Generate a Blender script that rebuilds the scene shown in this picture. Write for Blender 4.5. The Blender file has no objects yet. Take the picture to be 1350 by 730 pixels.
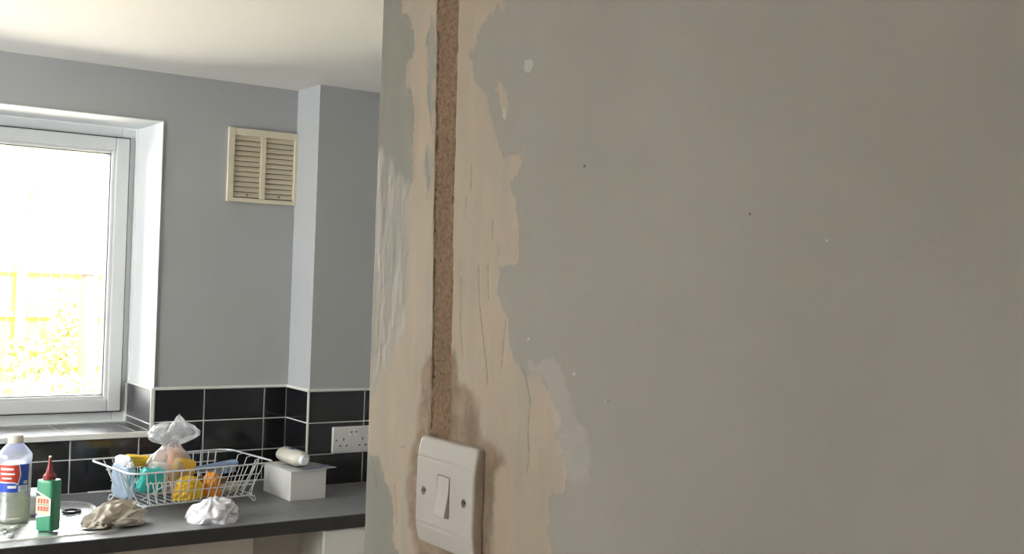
import bpy, math, random
import numpy as np
from mathutils import Matrix, Vector, noise

random.seed(7)
scene = bpy.context.scene
col = scene.collection

# ------------------------------------------------------------------ camera
FPX, YAW, PITCH, ROLL = 1497.5, math.radians(34.696), math.radians(0.332), math.radians(1.99)
CAM = np.array([0.0, 0.0, 1.59])
FW = np.array([math.sin(YAW)*math.cos(PITCH), math.cos(YAW)*math.cos(PITCH), math.sin(PITCH)])
_r = np.array([math.cos(YAW), -math.sin(YAW), 0.0]); _u = np.cross(_r, FW)
RT = math.cos(ROLL)*_r + math.sin(ROLL)*_u
UP = -math.sin(ROLL)*_r + math.cos(ROLL)*_u
cd = bpy.data.cameras.new('camera'); cam = bpy.data.objects.new('camera', cd); col.objects.link(cam)
cd.sensor_width = 36.0; cd.lens = FPX/1350*36.0; cd.clip_start = 0.02; cd.clip_end = 200
cam.matrix_world = Matrix(((RT[0], UP[0], -FW[0], CAM[0]), (RT[1], UP[1], -FW[1], CAM[1]),
                           (RT[2], UP[2], -FW[2], CAM[2]), (0, 0, 0, 1)))
scene.camera = cam

def at(x, y, axis, val):
    """photo pixel -> point where its ray meets the plane axis = val"""
    d = FW + RT*(x-675)/FPX - UP*(y-365)/FPX
    return CAM + d*((val-CAM[axis])/d[axis])

# ------------------------------------------------------------------ world, sun, exposure
world = bpy.data.worlds.new('hazy_sky'); scene.world = world; world.use_nodes = True
bg = world.node_tree.nodes['Background']
bg.inputs[0].default_value = (0.985, 0.985, 0.99, 1); bg.inputs[1].default_value = 10.0
sl = bpy.data.lights.new('sun', 'SUN'); sl.energy = 20.0; sl.angle = math.radians(2); sl.color = (1.0, 0.93, 0.80)
sun = bpy.data.objects.new('sun', sl); col.objects.link(sun)
sun.rotation_euler = (math.radians(40), 0, math.radians(18))   # from over the house, onto the garden side
scene.view_settings.view_transform = 'Standard'; scene.view_settings.look = 'None'
scene.view_settings.gamma = 1.0; scene.view_settings.use_curve_mapping = False
scene.view_settings.exposure = 1.27
scene.cycles.max_bounces = 10; scene.cycles.diffuse_bounces = 7; scene.cycles.transparent_max_bounces = 24
scene.cycles.caustics_reflective = False; scene.cycles.caustics_refractive = False
scene.cycles.use_guiding = True

# ------------------------------------------------------------------ measured places (metres)
B, PY, XC = 3.5194, 3.3485, 1.5432       # tile faces: back wall, pier front, pier side
CT, CEIL = 0.918, 2.2066                 # worktop, ceiling
X0, TT, ROW, PIT = 1.2636, 1.2224, 0.1015, 0.202
W, WE = 0.4775, 0.9102                   # switch wall plane, its free end
OPL, OPR, SILL, HEAD = -0.25, 1.105, 1.094, 2.057
WP = 0.007                               # tile thickness
XL, XR, YN = -1.05, 2.45, -2.3           # room limits

# ------------------------------------------------------------------ materials
MATS = {}
def mat(name, c, rough=0.6, metal=0.0, var=0.06, scale=30.0, bump=0.0, bscale=200.0, spec=0.5, coat=0.0, trans=0.0):
    if name in MATS: return MATS[name]
    m = bpy.data.materials.new(name); m.use_nodes = True; nt = m.node_tree; N = nt.nodes; L = nt.links
    b = N['Principled BSDF']
    tc = N.new('ShaderNodeTexCoord')
    nz = N.new('ShaderNodeTexNoise'); nz.inputs['Scale'].default_value = scale; nz.inputs['Detail'].default_value = 4
    L.new(tc.outputs['Object'], nz.inputs['Vector'])
    mx = N.new('ShaderNodeMix'); mx.data_type = 'RGBA'
    mx.inputs['A'].default_value = (*[v*(1-var) for v in c], 1); mx.inputs['B'].default_value = (*[min(1, v*(1+var)) for v in c], 1)
    L.new(nz.outputs['Fac'], mx.inputs['Factor']); L.new(mx.outputs['Result'], b.inputs['Base Color'])
    b.inputs['Roughness'].default_value = rough; b.inputs['Metallic'].default_value = metal
    b.inputs['Specular IOR Level'].default_value = spec; b.inputs['Coat Weight'].default_value = coat
    b.inputs['Transmission Weight'].default_value = trans
    if bump:
        n2 = N.new('ShaderNodeTexNoise'); n2.inputs['Scale'].default_value = bscale; n2.inputs['Detail'].default_value = 5
        L.new(tc.outputs['Object'], n2.inputs['Vector'])
        bp = N.new('ShaderNodeBump'); bp.inputs['Strength'].default_value = bump; bp.inputs['Distance'].default_value = 0.002
        L.new(n2.outputs['Fac'], bp.inputs['Height']); L.new(bp.outputs['Normal'], b.inputs['Normal'])
    MATS[name] = m; return m

def clear_mat(name, tint=(1, 1, 1), gloss=0.12, rough=0.05, haze=0.0, hazecol=(0.9, 0.92, 0.95)):
    m = bpy.data.materials.new(name); m.use_nodes = True; nt = m.node_tree; N = nt.nodes; L = nt.links
    N.remove(N['Principled BSDF']); out = N['Material Output']
    tr = N.new('ShaderNodeBsdfTransparent'); tr.inputs[0].default_value = (*tint, 1)
    gl = N.new('ShaderNodeBsdfGlossy'); gl.inputs['Roughness'].default_value = rough; gl.inputs[0].default_value = (1, 1, 1, 1)
    lw = N.new('ShaderNodeFresnel'); lw.inputs[0].default_value = 1.45
    mul = N.new('ShaderNodeMath'); mul.operation = 'MULTIPLY_ADD'; mul.inputs[1].default_value = 1.0; mul.inputs[2].default_value = gloss
    L.new(lw.outputs[0], mul.inputs[0])
    mx = N.new('ShaderNodeMixShader'); L.new(mul.outputs[0], mx.inputs[0]); L.new(tr.outputs[0], mx.inputs[1]); L.new(gl.outputs[0], mx.inputs[2])
    last = mx
    if haze:
        df = N.new('ShaderNodeBsdfDiffuse'); df.inputs[0].default_value = (*hazecol, 1)
        tl = N.new('ShaderNodeBsdfTranslucent'); tl.inputs[0].default_value = (*hazecol, 1)
        m2 = N.new('ShaderNodeMixShader'); m2.inputs[0].default_value = 0.4; L.new(df.outputs[0], m2.inputs[1]); L.new(tl.outputs[0], m2.inputs[2])
        m3 = N.new('ShaderNodeMixShader'); m3.inputs[0].default_value = haze; L.new(mx.outputs[0], m3.inputs[1]); L.new(m2.outputs[0], m3.inputs[2]); last = m3
    L.new(last.outputs[0], out.inputs['Surface'])
    MATS[name] = m; return m

mat('grey_paint', (0.43, 0.44, 0.445), 0.75, bump=0.08, bscale=120, var=0.03, scale=4)
mat('white_ceiling', (0.77, 0.745, 0.71), 0.85, bump=0.1, bscale=40, var=0.02, scale=3)
mat('hall_paint', (0.66, 0.58, 0.49), 0.8, var=0.03, scale=3)
mat('reveal_white', (0.70, 0.71, 0.72), 0.6, var=0.02)
mat('wood_floor', (0.60, 0.50, 0.39), 0.5, var=0.25, scale=6)
mat('black_tile', (0.012, 0.012, 0.014), 0.2, var=0.2, scale=10, coat=0.3)
mat('glare_tile', (0.055, 0.055, 0.06), 0.4, var=0.25, scale=12, coat=0.4, spec=0.8)  # black tile made paler: sky glare on sill and reveal put into its colour
mat('grout', (0.72, 0.71, 0.67), 0.8, bump=0.2, bscale=150)
mat('white_trim', (0.80, 0.79, 0.75), 0.4)
mat('upvc', (0.69, 0.70, 0.70), 0.32, var=0.02)
mat('sealant', (0.85, 0.86, 0.86), 0.4, var=0.02)
mat('gasket', (0.05, 0.05, 0.055), 0.6)
mat('worktop', (0.19, 0.193, 0.205), 0.5, var=0.3, scale=40, bump=0.05, spec=1.0)
mat('worktop_edge', (0.040, 0.040, 0.041), 0.5, var=0.4, scale=60)
mat('steel', (0.82, 0.83, 0.84), 0.36, metal=1.0, var=0.03, scale=80)
mat('carcass_grey', (0.70, 0.665, 0.60), 0.6, var=0.05, scale=8)
mat('carcass_dark', (0.55, 0.52, 0.46), 0.7, var=0.12, scale=10)
mat('cabinet_white', (0.88, 0.88, 0.84), 0.5, var=0.03)
mat('vent_cream', (0.72, 0.65, 0.50), 0.55, var=0.05)
mat('vent_dark', (0.30, 0.25, 0.18), 0.8)
mat('switch_white', (0.63, 0.57, 0.515), 0.28, var=0.015, scale=20, coat=0.15)
mat('socket_white', (0.74, 0.73, 0.72), 0.35, var=0.02)
mat('snag_brown', (0.26, 0.23, 0.19), 0.7)
mat('slot_dark', (0.03, 0.03, 0.03), 0.6)
mat('screw_grey', (0.20, 0.18, 0.16), 0.6)
mat('wire_white', (0.78, 0.79, 0.82), 0.35, var=0.03)
mat('cloth_white', (0.84, 0.84, 0.88), 0.9, bump=0.25, bscale=900)
mat('cloth_beige', (0.60, 0.54, 0.46), 0.9, bump=0.3, bscale=900, var=0.12, scale=60)
mat('card_white', (0.78, 0.77, 0.75), 0.7, var=0.03)
mat('card_smudge', (0.60, 0.60, 0.62), 0.8, var=0.2, scale=90)  # soft grey smudge on the side of the white box
mat('cream_plastic', (0.80, 0.76, 0.66), 0.4, var=0.03)
mat('navy_print', (0.10, 0.11, 0.25), 0.5)
mat('green_plastic', (0.045, 0.30, 0.145), 0.38, var=0.05)
mat('red_plastic', (0.26, 0.025, 0.025), 0.35, var=0.1)
mat('label_paper', (0.83, 0.74, 0.52), 0.6, var=0.08, scale=60)
mat('label_white', (0.86, 0.86, 0.86), 0.5, var=0.02)
mat('label_red', (0.60, 0.06, 0.035), 0.5, var=0.15, scale=120)
mat('label_blue', (0.025, 0.075, 0.52), 0.45, var=0.1, scale=60)
mat('label_dark', (0.06, 0.09, 0.06), 0.6)
mat('barcode_grey', (0.55, 0.60, 0.68), 0.5, var=0.25, scale=300)
mat('cap_cream', (0.74, 0.70, 0.62), 0.5)
mat('rubber_black', (0.02, 0.02, 0.02), 0.5)
mat('sponge_yellow', (0.95, 0.62, 0.10), 0.9, bump=0.5, bscale=300)
mat('sponge_peach', (0.92, 0.46, 0.25), 0.9, bump=0.5, bscale=300)
mat('sponge_white', (0.90, 0.87, 0.80), 0.9, bump=0.5, bscale=300)
mat('cloth_yellow', (0.95, 0.62, 0.06), 0.85, bump=0.3, bscale=700)
mat('cloth_orange', (0.90, 0.36, 0.05), 0.8, bump=0.3, bscale=700)
mat('packet_teal', (0.06, 0.60, 0.52), 0.35, var=0.15, scale=40)
mat('packet_paleblue', (0.55, 0.68, 0.84), 0.4, var=0.1, scale=40)
mat('brush_blue', (0.36, 0.52, 0.80), 0.45, var=0.08)
mat('packet_brown', (0.34, 0.15, 0.07), 0.5, var=0.3, scale=50)
mat('roll_cream', (0.60, 0.56, 0.42), 0.7, var=0.1, scale=60)
mat('roll_core', (0.20, 0.17, 0.12), 0.8)
mat('foil', (0.60, 0.60, 0.60), 0.35, metal=0.8)
mat('fence_wood', (0.30, 0.26, 0.036), 0.8, var=0.25, scale=3)
mat('fence_post', (0.75, 0.72, 0.62), 0.8, var=0.1, scale=3)
mat('rust_post', (0.105, 0.033, 0.022), 0.8, var=0.3, scale=6)
mat('paving', (0.52, 0.47, 0.40), 0.9, var=0.12, scale=4)
mat('lawn', (0.30, 0.32, 0.12), 0.95, var=0.4, scale=3)
mat('leaf_green', (0.33, 0.37, 0.13), 0.6, var=0.5, scale=5)
mat('leaf_pale', (0.50, 0.52, 0.28), 0.6, var=0.4, scale=4)
mat('bark', (0.18, 0.12, 0.07), 0.9)
mat('render_outside', (0.55, 0.52, 0.46), 0.9)
clear_mat('pane_glass', (0.97, 0.985, 0.98), gloss=0.0, rough=0.0)
clear_mat('clear_plastic', (0.96, 0.97, 0.97), gloss=0.05, rough=0.08, haze=0.32)
clear_mat('liquid_yellow', (0.93, 0.92, 0.74), gloss=0.02, rough=0.05, haze=0.38, hazecol=(0.92, 0.92, 0.78))
clear_mat('bag_film', (0.99, 0.99, 0.99), gloss=0.08, rough=0.22, haze=0.26)
clear_mat('blister_film', (0.90, 0.92, 0.95), gloss=0.12, rough=0.15, haze=0.35)

# ------------------------------------------------------------------ mesh helpers
class MB:
    def __init__(s): s.v = []; s.f = []
    def add(s, vs, fs):
        n = len(s.v); s.v += [tuple(p) for p in vs]; s.f += [tuple(i+n for i in q) for q in fs]; return s
    def box(s, x0, x1, y0, y1, z0, z1):
        return s.add([(x0,y0,z0),(x1,y0,z0),(x1,y1,z0),(x0,y1,z0),(x0,y0,z1),(x1,y0,z1),(x1,y1,z1),(x0,y1,z1)],
                     [(0,3,2,1),(4,5,6,7),(0,1,5,4),(1,2,6,5),(2,3,7,6),(3,0,4,7)])
    def prism(s, poly, w0, w1):
        """poly in local (u,v), counter-clockwise; extruded along w"""
        n = len(poly)
        return s.add([(a,b,w0) for a,b in poly]+[(a,b,w1) for a,b in poly],
                     [tuple(range(n-1,-1,-1)), tuple(range(n,2*n))]+[(i,(i+1)%n,(i+1)%n+n,i+n) for i in range(n)])
    def tube(s, pts, r, n=6, closed=False):
        pts = [Vector(p) for p in pts]; m = len(pts); rings = []
        ref = Vector((0.31, 0.52, 0.79))
        for i, p in enumerate(pts):
            a = pts[(i-1) % m] if (closed or i > 0) else p; b = pts[(i+1) % m] if (closed or i < m-1) else p
            t = (b-a).normalized(); e1 = t.cross(ref).normalized(); e2 = t.cross(e1)
            rings.append([p+(e1*math.cos(k*2*math.pi/n)+e2*math.sin(k*2*math.pi/n))*r for k in range(n)])
        vs = [q for g in rings for q in g]; fs = []
        for i in range(m if closed else m-1):
            j = (i+1) % m
            for k in range(n): fs.append((i*n+k, i*n+(k+1)%n, j*n+(k+1)%n, j*n+k))
        if not closed: fs += [tuple(range(n-1,-1,-1)), tuple((m-1)*n+k for k in range(n))]
        return s.add(vs, fs)
    def lathe(s, prof, n=32, sx=1.0, sy=1.0, a0=0.0, a1=2*math.pi):
        full = abs(a1-a0-2*math.pi) < 1e-6; cnt = n if full else n+1
        vs = [(r*sx*math.cos(a0+(a1-a0)*k/n), r*sy*math.sin(a0+(a1-a0)*k/n), z) for r, z in prof for k in range(cnt)]; fs = []
        for i in range(len(prof)-1):
            for k in range(n):
                k2 = (k+1) % cnt
                fs.append((i*cnt+k, i*cnt+k2, (i+1)*cnt+k2, (i+1)*cnt+k))
        if full:
            if prof[0][0] > 1e-6: fs.append(tuple(range(cnt-1,-1,-1)))
            if prof[-1][0] > 1e-6: fs.append(tuple((len(prof)-1)*cnt+k for k in range(cnt)))
        return s.add(vs, fs)
    def xf(s, M):
        s.v = [tuple(M @ Vector(p)) for p in s.v]; return s
    def build(s, name, material, parent=None, smooth=None, bevel=0.0, mesh=None):
        me = bpy.data.meshes.new(name); me.from_pydata(s.v, [], s.f); me.update()
        o = bpy.data.objects.new(name, me); col.objects.link(o)
        me.materials.append(MATS[material] if isinstance(material, str) else material)
        if smooth is not None:
            me.shade_smooth(); me.set_sharp_from_angle(angle=math.radians(smooth))
        if bevel:
            b = o.modifiers.new('bevel', 'BEVEL'); b.width = bevel; b.segments = 2; b.limit_method = 'ANGLE'; b.angle_limit = math.radians(35)
        if parent is not None: o.parent = parent
        return o

def tag(o, label=None, cat=None, group=None, kind=None):
    if label: o['label'] = label
    if cat: o['category'] = cat
    if group: o['group'] = group
    if kind: o['kind'] = kind
    return o
def empty(name, loc=(0, 0, 0), rz=0.0, M=None):
    o = bpy.data.objects.new(name, None); col.objects.link(o); o.empty_display_size = 0.05
    if M is not None: o.matrix_world = M
    else: o.location = loc; o.rotation_euler = (0, 0, rz)
    return o
def frame(o, u, v, w):
    return Matrix(((u[0], v[0], w[0], o[0]), (u[1], v[1], w[1], o[1]), (u[2], v[2], w[2], o[2]), (0, 0, 0, 1)))
def on_back(x, z, y=B):  return frame((x, y, z), (1, 0, 0), (0, 0, 1), (0, -1, 0))      # u right, v up, w towards the room
def on_near(y, z):       return frame((W, y, z), (0, -1, 0), (0, 0, 1), (-1, 0, 0))
def tile_mesh(poly, t=WP, ch=0.0012):
    """glazed tile: polygon body with a small chamfered front"""
    n = len(poly); c = (sum(p[0] for p in poly)/n, sum(p[1] for p in poly)/n)
    def ins(p):
        return (p[0]+math.copysign(ch, c[0]-p[0]), p[1]+math.copysign(ch, c[1]-p[1]))
    m = MB()
    m.add([(a, b, 0) for a, b in poly]+[(a, b, t-ch) for a, b in poly]+[(*ins(p), t) for p in poly],
          [(i, (i+1) % n, (i+1) % n+n, i+n) for i in range(n)]+[(i+n, (i+1) % n+n, (i+1) % n+2*n, i+2*n) for i in range(n)]+[tuple(range(2*n, 3*n))])
    return m
def rect(a0, a1, b0, b1): return [(a0, b0), (a1, b0), (a1, b1), (a0, b1)]

# ------------------------------------------------------------------ room shell
def struct(m, name, material, **k): return tag(m.build(name, material, **k), kind='structure')
WY = B+WP                                                  # plaster plane of the back wall
OUT = 3.86
struct(MB().box(XL, XR, YN, OUT, -0.12, 0.0), 'floor', 'wood_floor')
struct(MB().box(XL, XR, YN, OUT, CEIL, CEIL+0.15), 'ceiling', 'white_ceiling')
m = MB()
m.box(XL, OPL, WY, OUT, 0, CEIL); m.box(OPR, XR, WY, OUT, 0, CEIL)
m.box(OPL, OPR, WY, OUT, 0, SILL-0.008); m.box(OPL, OPR, WY, OUT, HEAD, CEIL)
wall_back = struct(m, 'wall_back', 'grey_paint')
m = MB(); m.box(XC+WP, XR, PY+WP, WY, 0, CEIL)
wall_pier = struct(m, 'wall_pier', 'grey_paint')
# left wall with openings for the added, unseen window and door; right wall, wall behind the camera
L0, L1, LZ0, LZ1 = 2.22, 3.40, 0.98, 2.06
D0, D1 = 0.45, 1.25                                        # opening for the added door
m = MB(); m.box(XL-0.25, XL, YN, D0, 0, CEIL); m.box(XL-0.25, XL, D1, L0, 0, CEIL); m.box(XL-0.25, XL, D0, D1, 2.0, CEIL); m.box(XL-0.25, XL, L1, OUT, 0, CEIL); m.box(XL-0.25, XL, L0, L1, 0, LZ0); m.box(XL-0.25, XL, L0, L1, LZ1, CEIL)
struct(m, 'wall_left', 'grey_paint')
struct(MB().box(XR, XR+0.2, YN, OUT, 0, CEIL), 'wall_right', 'grey_paint')
struct(MB().box(XL-0.25, XR+0.2, YN-0.2, YN, 0, CEIL), 'wall_hall', 'hall_paint')

# ------------------------------------------------------------------ wall tiles
G = 0.0017                                                  # half a grout joint
def tiles(parent, items, M):
    for poly in items:
        o = tile_mesh(poly).build('tile', 'black_tile', parent); o.matrix_local = M
Mb = on_back(0, 0, WY); items = []
zr = [TT-ROW*k for k in range(4)]
xs = [X0-PIT*k for k in range(8, -1, -1)]                   # joints left of X0
def r_(a, b, z0, z1): return rect(a+G, b-G, z0+G, z1-G)
items += [r_(OPR+0.001, X0, zr[1], zr[0]), r_(X0, X0+PIT, zr[1], zr[0]), r_(X0+PIT, XC, zr[1], zr[0])]
items += [r_(X0, X0+PIT, zr[2], zr[1]), r_(X0+PIT, XC, zr[2], zr[1])]
st = SILL-0.018
xl = X0-PIT
items += [[(xl+G, zr[2]+G), (X0-G, zr[2]+G), (X0-G, zr[1]-G), (OPR+0.004, zr[1]-G), (OPR+0.004, st), (xl+G, st)]]
for a, b in zip(xs[:-2], xs[1:-1]): items.append(r_(a, b, zr[2], st+G))
for a, b in zip(xs[:-1], xs[1:]): items.append(r_(a, b, zr[3], zr[2]))
items += [r_(X0, X0+PIT, zr[3], zr[2]), r_(X0+PIT, XC, zr[3], zr[2])]
tiles(wall_back, items, Mb)
g = MB()
g.prism(rect(xs[0], XC, CT, st), 0, WP-0.0014); g.prism(rect(OPR, XC, st, TT), 0, WP-0.0014); g.xf(Mb)
g.build('grout_bed', 'grout', wall_back)
# pier front and side
Mp = on_back(0, 0, PY+WP); items = []
px = [XC, XC+PIT, XC+2*PIT, XC+3*PIT, XR]
for k in range(3):
    for a, b in zip(px[:-1], px[1:]): items.append(r_(a, b, zr[k+1], zr[k]))
tiles(wall_pier, items, Mp)
g = MB().prism(rect(XC+0.001, XR, CT, TT), 0, WP-0.0014).xf(Mp); g.build('grout_bed', 'grout', wall_pier)
Ms = frame((XC+WP, B, 0), (0, -1, 0), (0, 0, 1), (-1, 0, 0))
tiles(wall_pier, [r_(0.0, B-PY, zr[k+1], zr[k]) for k in range(3)], Ms)
g = MB().prism(rect(0, B-PY-0.001, CT, TT), 0, WP-0.0014).xf(Ms); g.build('grout_bed', 'grout', wall_pier)
# white edging strips along the top of the tiles and the outside corners
struct(MB().box(OPR-0.008, XC+0.001, B-0.0015, WY, TT, TT+0.0075), 'trim_1', 'white_trim', bevel=0.001)
struct(MB().box(XC-0.0015, XC+WP, PY-0.0015, B, TT, TT+0.0075), 'trim_2', 'white_trim', bevel=0.001)
struct(MB().box(XC+WP, XR, PY-0.0015, PY+WP, TT, TT+0.0075), 'trim_3', 'white_trim', bevel=0.001)
struct(MB().box(XC-0.001, XC+0.0045, PY-0.001, PY+0.0045, CT, TT), 'trim_4', 'white_trim')
struct(MB().box(OPR-0.0105, OPR-0.0005, B-0.001, B+0.0045, SILL, TT), 'trim_5', 'white_trim')
struct(MB().box(OPL, OPR+0.004, B-0.002, B+0.004, SILL-0.016, SILL+0.001), 'trim_6', 'white_trim', bevel=0.001)

# ------------------------------------------------------------------ kitchen window
FY = 3.78                                                   # inner face of the fixed frame
win = tag(empty('window_1', (0, FY, SILL)), kind='structure')
def wbox(x0, x1, z0, z1, y0, y1, mb=None): return (mb or MB()).box(x0, x1, y0-FY, y1-FY, z0-SILL, z1-SILL)
def ring(x0, x1, z0, z1, wx, wz, y0, y1):
    q = MB(); wbox(x0, x0+wx, z0, z1, y0, y1, q); wbox(x1-wx, x1, z0, z1, y0, y1, q)
    wbox(x0+wx, x1-wx, z0, z0+wz, y0, y1, q); wbox(x0+wx, x1-wx, z1-wz, z1, y0, y1, q); return q
ring(OPL-0.01, 1.114, SILL-0.004, 2.064, 0.062, 0.062, FY, FY+0.07).build('outer_frame', 'upvc', win, bevel=0.003)
wbox(0.40, 0.46, SILL+0.05, 2.01, FY, FY+0.07).build('mullion', 'upvc', win, bevel=0.003)
def sash(x0, x1, z0, z1):
    # stepped casement: outer flange, raised inner bead, pane
    s = ring(x0, x1, z0, z1, 0.043, 0.042, FY-0.016, FY+0.05).build('sash', 'upvc', win, bevel=0.004)
    ring(x0+0.041, x1-0.041, z0+0.040, z1-0.040, 0.013, 0.011, FY-0.009, FY+0.045).build('glazing_bead', 'upvc', s, bevel=0.004)
    ring(x0+0.053, x1-0.053, z0+0.050, z1-0.050, 0.0035, 0.0035, FY+0.004, FY+0.04).build('gasket', 'gasket', s)
    ring(x0-0.004, x1+0.004, z0-0.004, z1+0.004, 0.006, 0.006, FY-0.0045, FY+0.002).build('seal', 'gasket', s)
    wbox(x0+0.04, x1-0.04, z0+0.04, z1-0.04, FY+0.020, FY+0.024).build('pane', 'pane_glass', s)
sash(0.452, 1.073, 1.131, 2.018); sash(OPL+0.03, 0.408, 1.131, 2.018)
q = MB(); wbox(OPR-0.011, OPR+0.001, TT, HEAD, FY-0.008, FY+0.001, q); wbox(OPL, OPR, HEAD-0.006, HEAD, FY-0.007, FY+0.001, q)
wbox(OPR-0.017, OPR-0.007, SILL, TT, FY-0.007, FY+0.001, q); wbox(OPL, OPR-0.017, SILL-0.001, SILL+0.006, FY-0.007, FY+0.001, q)
q.build('sealant_bead', 'sealant', win, bevel=0.002)
q = MB(); wbox(OPR-0.003, OPR, TT, HEAD, B+0.002, FY, q); wbox(OPL, OPR, HEAD-0.003, HEAD, B+0.002, FY, q); wbox(OPL, OPL+0.003, SILL, HEAD, B+0.002, FY, q)
q.build('reveal_lining', 'reveal_white', win)
# tiled sill and the tiled foot of the reveal
sx = [OPL, 0.045, 0.247, 0.449, 0.651, 0.853, 1.055, OPR]
Mi = frame((0, B-FY+0.005, -0.008), (1, 0, 0), (0, 1, 0), (0, 0, 1))
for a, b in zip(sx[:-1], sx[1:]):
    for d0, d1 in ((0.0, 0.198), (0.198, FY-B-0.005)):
        o = tile_mesh(rect(a+G, b-G, d0+G, d1-G), 0.008).build('sill_tile', 'glare_tile', win); o.matrix_local = Mi
o = MB().prism(rect(OPL, OPR, 0, FY-B-0.005), 0, 0.0064).build('sill_grout', 'grout', win); o.matrix_local = Mi
Mr = frame((OPR, FY-FY, 0), (0, -1, 0), (0, 0, 1), (-1, 0, 0))
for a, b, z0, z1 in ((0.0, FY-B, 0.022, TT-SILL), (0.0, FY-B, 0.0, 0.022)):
    o = tile_mesh(rect(a+0.004, b-0.004, z0+G, z1-G), 0.010).build('reveal_tile', 'glare_tile', win); o.matrix_local = Mr
o = MB().prism(rect(0, FY-B-0.002, 0, TT-SILL), 0, 0.0086).build('reveal_grout', 'grout', win); o.matrix_local = Mr
o = MB().prism(rect(0, FY-B, TT-SILL, TT-SILL+0.006), 0, 0.0108).build('reveal_edging', 'white_trim', win); o.matrix_local = Mr
# added window, unseen in the left wall, lighting the kitchen from the side
w2 = tag(empty('fill_window', (XL-0.12, (L0+L1)/2, LZ0)), kind='structure')
hw = (L1-L0)/2; hh = LZ1-LZ0
q = MB()
for a, b, c, d in ((-hw, -hw+0.06, 0, hh), (hw-0.06, hw, 0, hh), (-hw, hw, 0, 0.06), (-hw, hw, hh-0.06, hh), (-0.03, 0.03, 0, hh)): q.box(-0.03, 0.03, a, b, c, d)
q.build('outer_frame', 'upvc', w2); MB().box(-0.003, 0.003, -hw+0.05, hw-0.05, 0.05, hh-0.05).build('pane', 'pane_glass', w2)

# added door, unseen; its small pane is sized to light the switch wall
dr = tag(empty('fill_door', (XL-0.12, (D0+D1)/2, 0)), kind='structure')
dg0, dg1, dz0, dz1 = -0.18, 0.18, 1.36, 1.76
hd = (D1-D0)/2-0.002; q = MB()
q.box(-0.022, 0.022, -hd, dg0, 0.005, 1.998); q.box(-0.022, 0.022, dg1, hd, 0.005, 1.998); q.box(-0.022, 0.022, dg0, dg1, 0.005, dz0); q.box(-0.022, 0.022, dg0, dg1, dz1, 1.998)
q.build('door_leaf', 'upvc', dr); MB().box(-0.004, 0.004, dg0-0.01, dg1+0.01, dz0-0.01, dz1+0.01).build('pane', 'pane_glass', dr)
MB().tube([(0.024, -hd+0.06, 1.02), (0.06, -hd+0.06, 1.02), (0.06, -hd+0.17, 1.02)], 0.009, 8).build('door_handle', 'steel', dr, smooth=60)

# ------------------------------------------------------------------ the switch wall: plaster patches, chase, free end
def wall_yz(pts): return np.array([[p[1], p[2]] for p in (at(x, y, 0, W) for x, y in pts)])
def seg_dist(Y, Z, poly, closed):
    D = np.full(Y.shape, 1e9); n = len(poly)
    for i in range(n if closed else n-1):
        a, b = poly[i], poly[(i+1) % n]; d = b-a; l2 = d@d+1e-12
        t = np.clip(((Y-a[0])*d[0]+(Z-a[1])*d[1])/l2, 0, 1)
        D = np.minimum(D, np.hypot(Y-a[0]-t*d[0], Z-a[1]-t*d[1]))
    return D
def sdf(Y, Z, px_poly, clip=0.05):
    poly = wall_yz(px_poly); D = seg_dist(Y, Z, poly, True); ins = np.zeros(Y.shape, bool); n = len(poly)
    for i in range(n):
        a, b = poly[i], poly[(i+1) % n]
        c = (a[1] > Z) != (b[1] > Z)
        xx = a[0]+(Z-a[1])/(b[1]-a[1]+1e-15)*(b[0]-a[0]); ins ^= c & (Y < xx)
    return np.clip(np.where(ins, D, -D), -clip, clip)*1000.0      # millimetres, positive inside
PLASTER = [(690,-640),(668,-480),(695,-330),(660,-200),(684,-90),(670,-40),(661,0),(645,30),(632,49),(622,76),(623,109),(641,123),(645,155),(655,184),(668,200),(684,197),(687,237),(675,245),(679,264),(684,343),
           (656,348),(655,377),(667,418),(672,440),(680,476),(695,488),(719,500),(729,523),(737,559),(739,599),(743,635),(725,655),(719,694),(727,740),(735,800),(722,880),(690,930),(625,965),(560,940),(528,880),
           (521,800),(521,674),(516,644),(508,625),(496,606),(470,596),(470,476),(496,462),(514,435),(530,400),(536,333),(535,264),(546,230),(546,141),(536,112),(546,66),(543,33),(523,-5),(515,-40),(530,-180),(512,-330),(534,-470),(528,-640)]
SKIM = [(470,205),(507,196),(520,215),(535,250),(542,330),(536,420),(512,470),(495,520),(470,565)]
SMEAR = [(700,482),(730,478),(747,500),(760,540),(777,565),(782,600),(773,634),(758,642),(742,636),(736,590),(731,545),(718,505)]
STAIN = [(563,465),(557,520),(553,560),(543,600),(535,640),(537,690),(548,722),(552,800),(560,850),(600,870),(632,845),(642,800),(648,700),(655,650),(661,604),(652,588),(636,578),(633,548),(621,520),(608,500),(598,465)]
SLIVER = [(568,20),(575,28),(574,150),(569,172),(565,110),(566,60)]
SLIVER2 = [(562,190),(569,200),(567,260),(563,250)]
TANS = [[(656,60),(660,62),(664,110),(663,121),(642,124),(644,117),(655,112)], [(661,138),(669,142),(668,160),(663,166)], [(640,-20),(668,-20),(664,14),(650,12)]]
WHITES = [[(693,80),(702,78),(705,86),(699,96),(692,94)], [(664,142),(668,146),(667,158),(663,156)]]
CHASE = [(587.5,-640),(616.5,-640),(606,-45),(605,0),(602,120),(599,230),(597,365),(594.5,480),(594,560),(594,640),(566,640),(567,560),(569,480),(571,365),(573,230),(575,120),(576.5,0),(577,-45)]
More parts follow.
